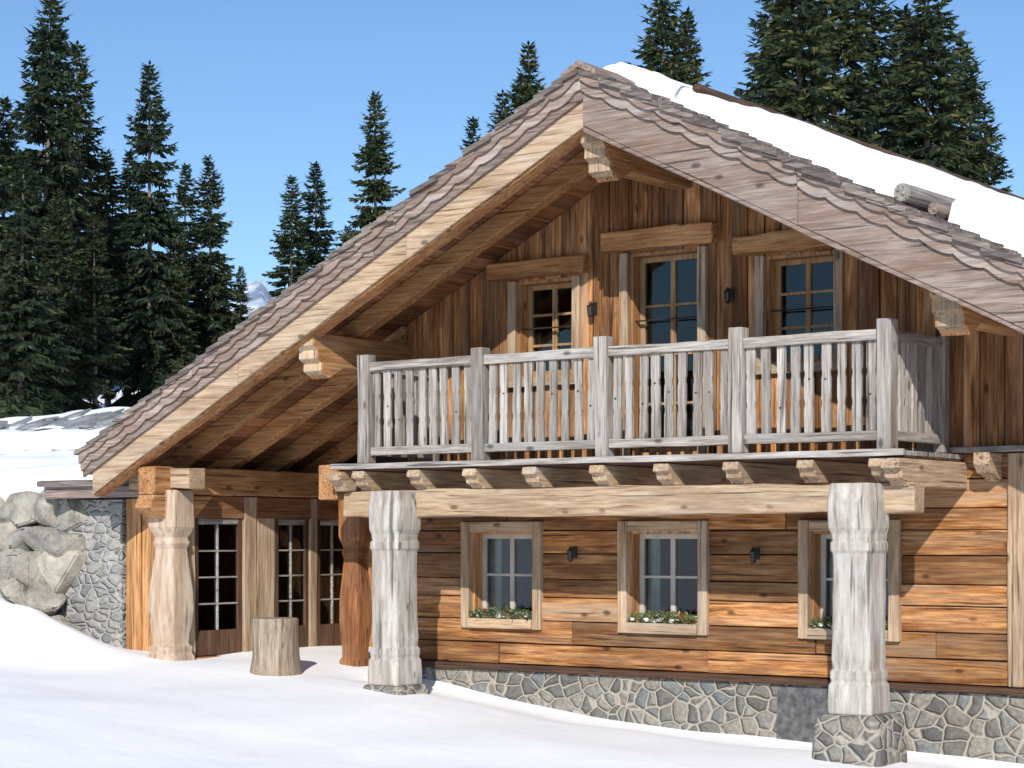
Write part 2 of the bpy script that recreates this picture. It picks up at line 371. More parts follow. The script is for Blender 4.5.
# ------------------------------------------------------------------ windows
fr_x,fr_z,sa,gm,cu,rv=M(),M(),M(),M(),M(),M()
def window(o,rows,cols,depth=.2,outer=.1,lintel=None,sill=True,curt=False,sashm=None):
    x0,x1,z0,z1=o; y=WV
    if outer:
        fr_z.hewn(x0-outer,x0+.012,y-.055,y+.03,z0-outer,z1+outer,'z',.005); fr_z.hewn(x1-.012,x1+outer,y-.055,y+.03,z0-outer,z1+outer,'z',.005)
        fr_x.box(x0+.016,x1-.016,y-.05,y+.03,z1-.012,z1+outer,.002); fr_x.box(x0+.016,x1-.016,y-.075,y+.03,z0-outer,z0+.012,.002)
    t=.035
    rv.box(x0,x0+t,y+.031,y+depth+.06,z0,z1); rv.box(x1-t,x1,y+.031,y+depth+.06,z0,z1)
    rv.box(x0+t,x1-t,y+.031,y+depth+.06,z1-t,z1); rv.box(x0+t,x1-t,y+.031,y+depth+.06,z0,z0+t)
    a,b_,c,d=x0+t,x1-t,z0+t,z1-t; ys,ye=y+depth-.03,y+depth+.03; w=.055
    S_=sashm or sa
    S_.box(a,a+w,ys,ye,c,d); S_.box(b_-w,b_,ys,ye,c,d); S_.box(a+w,b_-w,ys+.002,ye,d-w,d); S_.box(a+w,b_-w,ys+.002,ye,c,c+w)
    for i in range(1,cols):
        xx=a+(b_-a)*i/cols; hw=.028 if (cols==2 and i==1) else .014; S_.box(xx-hw,xx+hw,ys+.004,ye-.004,c+w,d-w)
    for i in range(1,rows):
        zz=c+(d-c)*i/rows; S_.box(a+w,b_-w,ys+.008,ye-.008,zz-.014,zz+.014)
    gm.box(a+w*.5,b_-w*.5,y+depth-.004,y+depth+.004,c+w*.5,d-w*.5)
    if curt:
        yy=y+depth+.09; k=14
        for (ca,cb) in ((a,a+(b_-a)*.24),(b_-(b_-a)*.2,b_)):
            for i in range(k):
                p=ca+(cb-ca)*i/k; q=ca+(cb-ca)*(i+1)/k
                n_=len(cu.v); o1=.02*math.sin(i*1.7); o2=.02*math.sin((i+1)*1.7)
                cu.v+=[(p,yy+o1,c),(q,yy+o2,c),(q,yy+o2,d),(p,yy+o1,d)]; cu.f.append((n_,n_+1,n_+2,n_+3))
for o in low_op: window(o,2,2,curt=True)
ups=M()
for i,o in enumerate(up_op):
    window(o,4 if i==1 else 3,2,depth=.2,outer=0,sashm=ups)
    x0,x1,z0,z1=o
    fr_z.hewn(x0-.09,x0+.01,WV-.05,WV+.02,z0,z1,'z',.005); fr_z.hewn(x1-.01,x1+.09,WV-.05,WV+.02,z0,z1,'z',.005)
    if i!=1: fr_x.box(x0-.1,x1+.1,WV-.08,WV+.02,z0-.1,z0,.003)
li=M()
for a,b_,z0,z1 in ((-5.40,-4.09,2.85,3.04),(-3.88,-2.50,3.04,3.25),(-2.27,-.98,2.88,3.07)):
    li.hewn(a,b_,WV-.14,WV+.02,z0,z1,'x',.02,.15)
li.obj('window_lintels',W['warm_x'],chalet,bevel=.02)
fr_x.obj('window_trim_horizontal',W['beam_x'],chalet,bevel=.006); fr_z.obj('window_trim_vertical',W['beam_z'],chalet,bevel=.006)
rv.obj('window_reveals',W['warm_z'],chalet); sa.obj('window_sashes',sash,chalet,bevel=.004); ups.obj('upper_window_sashes',W['frame_z'],chalet,bevel=.004)
# ------------------------------------------------------------------ roof structure
EL,ER=-10.08,4.20; BV=13.2
m=M(); x=EL
while x<ER-.05:
    nx=min(x+U(.17,.23),ER)
    if x<XA<nx: nx=XA
    m.slope(x+.004,nx-.004,-.30,-.26+U(-.004,.004),-.50,BV)
    x=nx
m.obj('roof_soffit_boards',W['soffit_y'],chalet)
m=M(); m.slope(EL+.02,XA,-.25,-.12,-.5,BV); m.slope(XA,ER-.02,-.25,-.12,-.5,BV); m.obj('roof_core',dark_in,chalet)
m=M()
m.slope_hewn(EL+.1,XA,-.60,-.305,-.50,-.30); m.slope_hewn(XA,ER,-.60,-.305,-.50,-.30)
m.slope_hewn(EL+.25,XA,-.53,-.305,.33,.50); m.slope_hewn(XA,ER-.1,-.53,-.305,.33,.50)
for k in range(9):
    vv=1.28+.85*k
    m.slope_hewn(EL+.25,-6.66,-.53,-.305,vv-.08,vv+.08)
m.obj('roof_rafters',W['warm_x'],chalet,bevel=.012)
m=M(); 
xs=[EL+.12,-7.6,-5.2,XA-.0]
for a,b_ in zip(xs,xs[1:]): m.slope_hewn(a+.002,b_-.002,-.585,-.315,-.545,-.506,.012)
m.obj('left_rake_board',W['beam_x'],chalet,bevel=.008)
def scallop(m,xa,xb,o_top,o_bot,y0,y1,amp,L):
    n_=max(2,int(abs(xb-xa)/.035)); pts=[]; sd=U(0,50)
    for i in range(n_+1):
        x=xa+(xb-xa)*i/n_; ph=(x/L+.12*noise.noise(Vector((x*1.1,sd,0))))%1.0
        w=amp*abs(math.sin(math.pi*ph))**.6+.012*noise.noise(Vector((x*3,sd,4)))
        pts.append((x,R(x)+o_top,R(x)+o_bot-w+amp*.5))
    m.strip(pts,y0,y1)
m=M()
for side in (-1,1):
    end=EL if side<0 else ER
    cur=XA; 
    while abs(end-cur)>.05:
        nx=cur+side*min(abs(end-cur),U(2.0,3.1))
        scallop(m,cur+side*.003,nx-side*.003,-.05,-.145,-.655,-.625,.045,.30)
        scallop(m,cur+side*.003,nx-side*.003,-.12,-.245 if side>0 else -.24,-.622,-.592,.045,.30)
        cur=nx
m.obj('scalloped_barge_trim',W['barge_x'],chalet,bevel=.004)
m=M()
for a,b_ in ((XA,-.6),(-.6,2.1),(2.1,ER)): m.slope_hewn(a+.002,b_-.002,-.60,-.18,-.588,-.55,.012)
for a,b_ in ((EL,-8.2),(-8.2,-5.6),(-5.6,XA)): m.slope_hewn(a+.002,b_-.002,-.335,-.18,-.588,-.55,.01)
m.obj('barge_boards',W['barge_x'],chalet,bevel=.008)
m=M(); m.slope_hewn(XA,ER,-.650,-.605,-.585,-.552,.012) 
m.obj('barge_lower_trim',W['barge_x'],chalet,bevel=.008)
m=M()
def shrow(xl,xh,v0,v1):
    d=U(-.008,.012)
    p=[(xl,v0,R(xl)-.05),(xh,v0,R(xh)-.10),(xh,v1,R(xh)-.10),(xl,v1,R(xl)-.05),(xl,v0,R(xl)+.0+d),(xh,v0,R(xh)-.055),(xh,v1,R(xh)-.055),(xl,v1,R(xl)+.0+d)]
    m.hexa(p)
for side in (-1,1):
    end=EL-.06 if side<0 else ER+.06
    x=end
    while (x-XA)*side>.12:
        xh=x-side*.36
        if (xh-XA)*side<0: xh=XA
        vv=-.68+U(-.03,.015)
        lim=1.6 if side>0 else .1
        while vv<lim:
            w=U(.10,.22); shrow(x+side*U(-.03,.03),xh,vv+.002,vv+w-.002); vv+=w
        shrow(x,xh,vv,BV)
        x-=side*U(.20,.25)
m.obj('roof_shingles',shingle,chalet)
m=M(); m.hexa([(XA-.2,-.68,R(XA-.2)-.04),(XA,-.68,ZA-.04),(XA,BV,ZA-.04),(XA-.2,BV,R(XA-.2)-.04),(XA-.2,-.68,R(XA-.2)+.02),(XA,-.68,ZA+.03),(XA,BV,ZA+.03),(XA-.2,BV,R(XA-.2)+.02)])
m.hexa([(XA,-.68,ZA-.04),(XA+.2,-.68,R(XA+.2)-.04),(XA+.2,BV,R(XA+.2)-.04),(XA,BV,ZA-.04),(XA,-.68,ZA+.03),(XA+.2,-.68,R(XA+.2)+.02),(XA+.2,BV,R(XA+.2)+.02),(XA,BV,ZA+.03)])
m.obj('ridge_cap',W['barge_y'],chalet,bevel=.006)
def purlin(m,x,w,ztop,h,v0,v1):
    z=ztop
    m.prism([(v1,z),(v0,z),(v0-.01,z-.13),(v0+.06,z-.17),(v0+.05,z-.27),(v0+.13,z-.31),(v0+.12,z-.40),(v0+.22,z-.44),(v0+.26,z-h-.12),(v0+.5,z-h),(v1,z-h)],'x',x-w/2,x+w/2)
m=M()
purlin(m,XA,.26,R(XA)-.60,.36,-.40,WV+.1)
purlin(m,-6.72,.28,R(-6.72)-.50,.36,-.42,6)
purlin(m,.74,.28,R(.74)-.50,.36,-.42,WV+.1)
m.obj('roof_purlins',W['warm_y'],chalet,bevel=.015)
m=M()
for x,z in ((XA,R(XA)-.60),(-6.72,R(-6.72)-.50),(.74,R(.74)-.50)):
    m.prism([(-.402,z-.01),(-.43,z-.01),(-.44,z-.13),(-.37,z-.18),(-.38,z-.27),(-.30,z-.31),(-.30,z-.40),(-.22,z-.44),(-.18,z-.44),(-.262,z-.40),(-.272,z-.31),(-.352,z-.27),(-.342,z-.17),(-.413,z-.13)],'x',x-.125,x+.125)
m.obj('purlin_end_caps',W['beam_z'],chalet,bevel=.006)
m=M(); m.hewn(-9.32,-9.04,-.42,7.0,.50,.82,'y',.012)
m.prism([(-.42,.49),(-.5,.34),(-.3,.22),(.25,.22),(.55,.49)],'x',-9.31,-9.05)
m.obj('eave_plate',W['warm_y'],chalet,bevel=.015)
m=M(); m.hewn(-9.75,-8.75,-.16,.12,.56,.80,'x',.012); m.hewn(-9.02,-6.6,3.2,3.38,.45,.8,'x',.012); m.obj('porch_cross_beams',W['beam_x'],chalet,bevel=.015)
m=M(); m.hewn(-6.9,-6.63,-.0,6,.42,.80,'y',.012); m.obj('inner_plate',W['warm_y'],chalet,bevel=.015)
def lathe_post(name,x,y,zb,zt,w,mat,rot=0):
    L=zt-zb
    prof=[(0,1.08),(.09,1.1),(.11,.95),(.14,1.0),(.16,.82),(.22,.86),(.28,.95),(.35,1.02),(.45,1.0),(.52,.93),(.58,.86),(.68,.74),(.71,.86),(.74,.76),(.78,.98),(.80,1.06),(.98,1.04),(1.0,1.0)]
    m=M(); m.rings(x,y,[(zb+a*L,w*k) for a,k in prof],wob=.08,ch=.74)
    return m.obj(name,mat,chalet,bevel=.012)
lathe_post('porch_post',-9.18,-.02,-1.6,.55,.205,wood('porch_post_wood',(.30,.19,.12),(.49,.36,.25),(.62,.50,.38),'z',.05,(.33,.21,.12),.5,crack=.7,cs=12,gs=12,silver_amt=.4,silver=(.52,.46,.39)))
lathe_post('porch_inner_post',-7.38,WV-.05,-1.75,.45,.15,W['soffit_z'])
def pillar(x,y,zb,zt,w,name):
    m=M()
    prof=[(zb,1.12),(zb+.12,1.13),(zb+.26,1.10),(zb+.29,1.0),(zb+.33,1.05),(zb+.38,1.05),(zb+.42,.94),(zb+.50,.99),(zb+.58,.97),(-.85,.95),(-.7,.94),(-.55,.95),(-.4,.94),(-.25,.95),(-.15,.97),(-.12,1.05),(-.06,1.05),(-.03,.97),(.03,1.0),(.08,1.09),(.2,1.10),(.32,1.11),(.40,1.04),(zt,1.0)]
    m.rings(x,y,[(a,w*k) for a,k in prof],wob=.06,ch=.88)
    return m.obj(name,pillar_wood,chalet,bevel=.012)
pillar(-.22,-.12,-1.61,.49,.195,'front_pillar')
pillar(-5.70,-.12,-1.58,.49,.195,'front_pillar_left')
m=M(); m.rings(-.22,-.12,[(-2.6,.37),(-1.9,.345),(-1.66,.32),(-1.61,.26)],wob=.12); m.rings(-5.7,-.12,[(-2.4,.30),(-1.66,.29),(-1.58,.25)],wob=.08)
m.obj('pillar_plinths',stone,chalet,bevel=.02)
# ------------------------------------------------------------------ balcony
m=M(); m.hewn(-6.52,.28,-.02,.22,.22,.50,'x',.018,.3); m.obj('balcony_beam',W['beam_x'],chalet,bevel=.02)
m=M()
for i in range(9):
    x=-6.2+.775*i+U(-.03,.03); w=.085
    m.prism([(WV,.715),(-.16,.715),(-.18,.64),(-.12,.62),(-.10,.56),(-.02,.53),(.0,.505),(WV,.505)],'x',x-w,x+w)
m.obj('balcony_joists',W['beam_y'],chalet,bevel=.01)
m=M(); m.prism([(WV,.71),(-.24,.71),(-.27,.62),(-.19,.60),(-.18,.53),(-.08,.50),(-.05,.46),(WV,.46)],'x',.06,.24)
m.prism([(WV,.71),(-.22,.71),(-.24,.62),(-.15,.58),(-.10,.5),(WV,.48)],'x',-6.56,-6.38)
m.obj('balcony_side_joists',W['beam_y'],chalet,bevel=.012)
m=M(); v0=-.14
for k in range(9):
    m.box(-6.50+U(-.01,.01),.20+U(-.01,.01),v0+.153*k+.003,v0+.153*(k+1)-.003,.74,.785)
m.hewn(-6.55,.25,-.19,-.145,.735,.795,'x',.005)
m.obj('balcony_floor',W['grey_x'],chalet,bevel=.004)
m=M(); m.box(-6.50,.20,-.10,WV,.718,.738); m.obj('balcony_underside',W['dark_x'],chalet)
posts=[-6.19,-4.64,-3.09,-1.55,0.0]
m=M()
for i,x in enumerate(posts):
    w=.075
    m.hewn(x-w,x+w,-.075,.075,.80,1.99+U(-.02,.02),'z',.008,.25)
m.box(-.065,.065,WV-.14,WV-.02,.80,1.92,.005); m.box(-6.25,-6.13,WV-.14,WV-.02,.80,1.92,.005)
m.obj('balcony_posts',W['grey_z'],chalet,bevel=.01)
m=M()
for a,b_ in zip(posts,posts[1:]):
    m.hewn(a+.077,b_-.077,-.05,.05,1.80,1.90,'x',.008); m.hewn(a+.077,b_-.077,-.035,.035,.885,.975,'x',.006)
m.obj('balcony_rails',W['grey_x'],chalet,bevel=.008)
m=M()
for x in (0,-6.19):
    m.box(x-.05,x+.05,.077,WV-.14,1.80,1.90,.005); m.box(x-.035,x+.035,.077,WV-.14,.885,.975,.004)
m.obj('balcony_side_rails',W['grey_y'],chalet,bevel=.008)
def baluster(m,cx,cy,along,z0,z1,w):
    L=z1-z0; t=.013
    prof=[(0,1),(.28,1),(.31,.84),(.35,.82),(.39,1.0),(.60,1.0),(.64,.82),(.68,.84),(.71,1),(1,1)]
    n_=len(m.v); d=U(-.012,.012); tl=U(-.014,.014); dep=U(-.006,.006); wl,wr=w*U(.85,1.12),w*U(.85,1.12)
    for a,k in prof:
        z=z0+a*L+U(-.004,.004)
        for sx,sy in ((-1,-1),(1,-1),(1,1),(-1,1)):
            hw=(wl if sx<0 else wr)*k
            if along=='x': m.v.append((cx+d+tl*a+sx*hw,cy+dep+sy*t,z))
            else: m.v.append((cx+dep+sy*t,cy+d+tl*a+sx*hw,z))
    for r in range(len(prof)-1):
        for i in range(4):
            j=(i+1)%4; b0=n_+r*4
            m.f.append((b0+i,b0+j,b0+4+j,b0+4+i))
    m.f.append((n_,n_+1,n_+2,n_+3)); e=n_+4*(len(prof)-1); m.f.append((e+3,e+2,e+1,e))
m=M(); mh=M(); nb=9
for a,b_ in zip(posts,posts[1:]):
    for i in range(nb):
        x=a+.075+(b_-a-.15)*(i+.5)/nb
        baluster(m,x,0,'x',.965,1.81,.047)
        if U(0,1)<.45:
            k=len(mh.v); xx=x+U(-.008,.008); z_=1.37+U(-.16,.16); r_=.009
            for q in range(8): mh.v.append((xx+r_*math.cos(q*math.pi/4),-.0215,z_+r_*math.sin(q*math.pi/4)))
            for q in range(8): mh.v.append((xx+r_*math.cos(q*math.pi/4),.0,z_+r_*math.sin(q*math.pi/4)))
            mh.f.append(tuple(range(k,k+8)))
            for q in range(8): mh.f.append((k+q,k+(q+1)%8,k+8+(q+1)%8,k+8+q))
for x in (0,-6.19):
    for i in range(7): baluster(m,x,.075+(WV-.21)*(i+.5)/7,'y',.965,1.81,.050)
m.obj('balcony_balusters',W['grey_z'],chalet); mh.obj('baluster_hole_discs',dark_in,chalet)  # near-black discs paint the dark of small holes in the slats
# ------------------------------------------------------------------ porch glazing (runs back under the eave plate)
px=-9.17
fz,fy=M(),M()
def gdoor(v0,v1,z0,z1,rows):
    fz.box(px-.04,px+.04,v0,v0+.06,z0,z1); fz.box(px-.04,px+.04,v1-.06,v1,z0,z1)
    fy.box(px-.038,px+.038,v0+.06,v1-.06,z1-.07,z1); fz.box(px-.038,px+.038,v0+.06,v1-.06,z0,z0+.30)
    fy.box(px-.03,px+.03,(v0+v1)/2-.012,(v0+v1)/2+.012,z0+.30,z1-.07)
    for i in range(1,rows):
        zz=z0+.30+(z1-z0-.37)*i/rows; fy.box(px-.028,px+.028,v0+.06,v1-.06,zz-.010,zz+.010)
    gm.box(px-.004,px+.004,v0+.04,v1-.04,z0+.2,z1-.04)
for v0,v1 in ((.32,1.12),(1.72,2.33),(2.50,3.12),(3.3,3.9)): gdoor(v0,v1,-1.42,.22,4)
fz.obj('porch_door_stiles',W['dark_z'],chalet,bevel=.005); fy.obj('porch_door_rails',W['grey_y'],chalet,bevel=.004)
m=M()
m.hewn(px-.1,px+.07,1.14,1.36,-1.5,.49,'z',.008); m.hewn(px-.08,px+.05,1.38,1.70,-1.5,.49,'z',.006); m.hewn(px-.1,px+.06,2.345,2.485,-1.5,.49,'z',.006); m.hewn(px-.1,px+.06,3.14,3.29,-1.5,.49,'z',.006); m.hewn(px-.1,px+.06,.16,.31,-1.5,.49,'z',.006)
m.obj('porch_wall_studs',W['beam_z'],chalet,bevel=.01)
m=M(); m.box(px-.06,px+.06,.3,5,.225,.49); m.box(px-.1,px+.1,.2,5,-1.9,-1.43); m.obj('porch_lintel_and_sill',W['soffit_y'],chalet,bevel=.01)
m=M(); vboards(m,-10.40,-9.27,-1.6,lambda x:.47,.40,.45,[],.10,.17)
vboards(m,-9.1,-6.62,-1.8,lambda x:.5,3.25,3.3,[],.16,.26)
m.obj('porch_board_walls',W['warm_z'],chalet,bevel=.005)
m=M(); m.box(-10.40,-9.27,.47,.55,-1.8,.46); m.box(-11.8,-11.7,.6,5,-1.8,.46); m.box(-11.7,-9.5,5,5.1,-1.8,.5);m.box(-11.7,-9.3,.6,5,-1.7,-1.5)
m.box(-9.1,-6.62,3.35,3.45,-1.9,1.5); m.box(-6.60,-6.56,1.33,3.2,-1.9,.8)
m.obj('porch_inner_shell',dark_in,chalet)
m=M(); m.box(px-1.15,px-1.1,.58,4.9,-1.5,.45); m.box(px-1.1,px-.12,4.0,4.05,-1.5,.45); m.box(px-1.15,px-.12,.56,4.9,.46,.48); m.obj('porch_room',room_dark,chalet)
m=M(); m.box(-6.68,-6.61,1.32,3.24,-1.9,.41)
m.obj('porch_side_wall',W['facade_y'],chalet)
# annex
annex=empty('stone_annex')
m=M(); m.box(-11.75,-10.42,.36,.62,-1.9,.46); m.obj('annex_masonry_wall',rubble,annex)
m=M(); m.hewn(-11.45,-9.45,.02,.16,.48,.62,'x',.01); m.obj('annex_eave_beam',W['barge_x'],annex,bevel=.01)
m=M(); m.hexa([(-11.5,-.06,.625),(-10.15,-.06,.625),(-10.15,7,1.6),(-11.5,7,1.6),(-11.5,-.06,.69),(-10.15,-.06,.69),(-10.15,7,1.66),(-11.5,7,1.66)])
m.obj('annex_roof_deck',shingle,annex)
gm.obj('window_glass_panes',glass,chalet); cu.obj('curtains',curtain,chalet)
def snowpatch(name,x0,x1,y0,y1,step,zf,tf,parent=None,stepy=None):
    nx=int((x1-x0)/step)+1; sy=stepy or step; ny=int((y1-y0)/sy)+1
    m=M()
    for j in range(ny+1):
        for i in range(nx+1):
            x=x0+(x1-x0)*i/nx; y=y0+(y1-y0)*j/ny
            e=min((x-x0),(x1-x),(y-y0),(y1-y))
            m.v.append((x,y,zf(x,y)+tf(x,y,e)))
    for j in range(ny):
        for i in range(nx):
            a=j*(nx+1)+i; m.f.append((a,a+1,a+nx+2,a+nx+1))
    return m.obj(name,snow,parent,smooth=True,recalc=False)
def rnd_edge(e,th,r,lo=-.06): 
    if e<=0: return lo
    k=min(1,e/r); return th*math.sqrt(max(0,1-(1-k)**2))
snowpatch('annex_roof_snow',-11.55,-10.12,.0,7,.07,lambda x,y:.68+.14*y,lambda x,y,e:rnd_edge(e-.1*max(0,noise.noise(Vector((x*3,y*3,0)))),.18+.05*noise.noise(Vector((x*2,y*2,0))),.12),annex)
shed=empty('snow_covered_shed')
m=M(); m.box(-26,-13.2,8.2,14,-1,1.40); m.obj('shed_walls',W['dark_x'],shed)
m=M(); yy=7.6
while yy<14.3:
    x=-27
    while x<-12.9:
        w=U(.25,.5); z=1.42+.146*(yy-7.6)
        m.hexa([(x,yy,z),(x+w-.01,yy,z),(x+w-.01,yy+.5,z+.03),(x,yy+.5,z+.03),(x,yy+U(-.03,.03),z+.13+U(0,.03)),(x+w-.01,yy,z+.13+U(0,.03)),(x+w-.01,yy+.5,z+.17),(x,yy+.5,z+.17)])
        x+=w
    yy+=.42
m.obj('shed_roof_slates',simple('slate',(.11,.12,.125),.8,amt=.5,scale=3),shed)
# loose heap of roofing slates showing through the snow on the shed
m=M()
for i in range(70):
    x=U(-24.5,-19.3); k_=U(0,1); y=8.1+k_*2.2; z=1.58+.146*(y-7.6)+U(.16,.36)
    w_=U(.25,.5); r_=U(-.25,.25); t_=U(.03,.07)
    m.hexa([(x,y,z),(x+w_,y+r_*.3,z+r_*.3),(x+w_,y+.3,z+.12+r_*.3),(x,y+.3,z+.1),(x,y,z+t_),(x+w_,y+r_*.3,z+t_+r_*.3),(x+w_,y+.3,z+.12+t_+r_*.3),(x,y+.3,z+.1+t_)])
m.obj('loose_slates',simple('loose_slate',(.20,.21,.21),.85,amt=.5,scale=3),shed)
def shed_t(x,y,e):
    e-=max(0,noise.noise(Vector((x*.6,y*.6,9))))*.5
    return rnd_edge(e,.30+.08*noise.noise(Vector((x,y,0))),.25)
snowpatch('shed_roof_snow',-27,-12.8,7.58,14.6,.14,lambda x,y:1.58+.146*(y-7.6),shed_t,shed)
def vlines():
    a=[];v=-.12
    while v<2.4: a.append(v); v+=.05
    while v<BV: a.append(v); v+=.22
    a.append(BV); return a
vl=vlines(); xl=[XA-.9+i*.05 for i in range(int((ER-XA+.9)/.05)+1)]
m=M()
def th(x,v):
    edge=.02+.16*noise.noise(Vector((x*1.2,0,3)))+.09*noise.noise(Vector((x*5,0,8)))
    e=v-edge
    e=min(e,(x-(XA-.75+.1*noise.noise(Vector((v,1,1)))))*.8, ER-.05-x)
    gapc=.30; gw=.27+.06*noise.noise(Vector((v*2,7,7)))
    if v<1.75+.1*noise.noise(Vector((x*4,2,2))): e=min(e,abs(x-gapc)-gw)
    cxk=-2.2+.10*noise.noise(Vector((v*.9,3,3)))
    if v>.05: e=min(e,max(0,abs(x-cxk)-.17)*1.4)
    if e<=0: return -.08
    T=.22+.08*noise.noise(Vector((x*.8,v*.8,5)))+.03*noise.noise(Vector((x*3,v*3,5)))
    if x<-2.2: T*=.85
    k=min(1,e/.10); return T*math.sqrt(1-(1-k)**2)
def Rs(x):
    d=math.sqrt((x-XA)**2+.03); return ZA+.05-PITCH*d
for v_ in vl:
    for x in xl: m.v.append((x,v_,max(Rs(x),R(x)-.02)+th(x,v_)-.02))
nx=len(xl)
for j in range(len(vl)-1):
    for i in range(nx-1):
        a=j*nx+i; m.f.append((a,a+1,a+nx+1,a+nx))
m.obj('roof_snow',snow,chalet,smooth=True,recalc=False)
def logobj(name,p,q,r,mat,parent,n=14):
    p,q=Vector(p),Vector(q); d=(q-p); L=d.length; m=M()
    m.rings(0,0,[(0,r*.93),(.01,r),(L*.5,r*1.03),(L-.01,r*.98),(L,r*.9)],sq=False,n=n,wob=.06)
    o=m.obj(name,mat,parent,smooth=False); o.rotation_euler=d.to_track_quat('Z','Y').to_euler(); o.location=p; return o
logobj('snow_guard_log',(.28,-.28,R(.30)+.10),(.34,2.4,R(.34)+.11),.085,W['grey_z'],chalet)
logobj('snow_guard_log_small',(.50,-.1,R(.50)+.06),(.50,1.7,R(.50)+.06),.055,W['barge_z'],chalet)
logobj('snow_gap_line_pole',(-2.02,.0,R(-2.02)+.22),(-2.02,11.5,R(-2.02)+.22),.045,W['dark_z'],chalet)  # dark pole that draws the dark gap line between the snow slabs
# ------------------------------------------------------------------ lanterns
def lantern(x,z):
    e=empty('wall_lantern'); m=M()
    m.box(x-.025,x+.025,WV-.03,WV-.018,z-.05,z+.08); m.box(x-.010,x+.010,WV-.11,WV-.03,z+.05,z+.065)
    m.rings(x,WV-.11,[(z+.05,.012),(z+.03,.045),(z+.02,.038),(z-.07,.03),(z-.09,.016)],sq=False,n=8)
    m.rings(x,WV-.11,[(z+.08,.008),(z+.05,.02)],sq=False,n=8)
    m.obj('lantern_body',metal,e)
for x,z in ((-4.28,-.18),(-2.03,-.18),(-4.02,2.45),(-2.33,2.48)): lantern(x,z)
for o in low_op:
    m=M(); mr=M(); ms=M()
    e=empty('window_garland')
    for i in range(900):
        x=U(o[0]+.05,o[1]-.03); y=WV+U(-.09,.10); z=o[2]+.02+U(0,.10)*math.sin(math.pi*(x-o[0])/(o[1]-o[0]))**.3
        d=Vector((U(-1,1),U(-1,.4),U(-.5,1))).normalized()*U(.03,.07); w=Vector((U(-1,1),U(-1,1),U(-1,1)))*.010
        p=Vector((x,y,z)); n_=len(m.v); m.v+=[tuple(p),tuple(p+d*.5+w),tuple(p+d),tuple(p+d*.5-w)]; m.f.append((n_,n_+1,n_+2,n_+3))
    for i in range(3):
        x=U(o[0]+.2,o[1]-.15); zz=o[2]+U(.07,.12); yy=WV-.03
        mr.rings(x,yy,[(zz-.020,.006),(zz-.014,.016),(zz,.021),(zz+.014,.016),(zz+.020,.006)],sq=False,n=10)
    for i in range(7):
        x=U(o[0]+.08,o[1]-.1); zz=o[2]+.025+U(0,.03)
        ms.rings(x,WV-.02+U(-.03,.03),[(zz-.02,.02),(zz+.0,.032),(zz+.014,.022),(zz+.02,.008)],sq=False,n=9,wob=.8)
    m.obj('leaves',garl,e,recalc=False); mr.obj('baubles',red,e,smooth=True); ms.obj('snow_caps',snow,e,smooth=True)
m=M(); zt=H(-7.4,.04)
m.rings(-7.45,-.1,[(zt-.2,.31),(zt+.05,.285),(zt+.2,.262),(zt+.45,.255),(zt+.60,.262),(zt+.62,.25)],sq=False,n=22,wob=.14)
m.obj('tree_stump_block',wood('stump_wood',(.12,.09,.065),(.29,.225,.16),(.45,.37,.28),'z',.1,(.2,.14,.1),.5),None)
# boulder wall
bm=bmesh.new()
def boulder(cx,cy,cz,r):
    b2=bmesh.new()
    for i in range(18):
        d=Vector((random.gauss(0,1),random.gauss(0,1),random.gauss(0,1))).normalized()
        b2.verts.new(Vector((cx+d.x*r*U(.95,1.3),cy+d.y*r*U(.75,.95),cz+d.z*r*U(.72,.95))))
    r_=bmesh.ops.convex_hull(b2,input=b2.verts)
    bmesh.ops.delete(b2,geom=[g_ for g_ in r_['geom_interior'] if isinstance(g_,bmesh.types.BMVert)],context='VERTS')
    bmesh.ops.bevel(b2,geom=list(b2.edges),offset=r*.05,segments=2,affect='EDGES')
    cc=[v_.co for v_ in b2.verts]
    if any((v_-Vector((cx,cy,cz))).length>r*1.7 for v_ in cc): 
        b2.free(); return boulder(cx,cy,cz,r)
    me=bpy.data.meshes.new('tmp'); b2.to_mesh(me); b2.free(); bm.from_mesh(me); bpy.data.meshes.remove(me)
z=-1.2
while z<.60:
    x=-17+U(0,.3)
    while x<-11.42:
        r=U(.27,.42); boulder(x+r*.5,.12+(z+1.1)*.24+U(-.06,.06),z+U(-.05,.05),r); x+=r*1.28
    z+=.38
for i in range(60): boulder(U(-17,-11.4),U(.6,.85),U(-1.1,.35),.36)
me=bpy.data.meshes.new('boulder_wall'); bm.to_mesh(me); bm.free(); me.materials.append(boulder_m)
o=bpy.data.objects.new('boulder_retaining_wall',me); scene.collection.objects.link(o)
snowpatch('snow_bank',-24,-11.5,.40,8.2,.13,lambda x,y:.52+.085*y,lambda x,y,e:rnd_edge(e-.2*max(0,noise.noise(Vector((x*1.2,y*1.2,14)))),.34+.14*noise.noise(Vector((x*.7,y*.7,4))),.6,-.35),None)

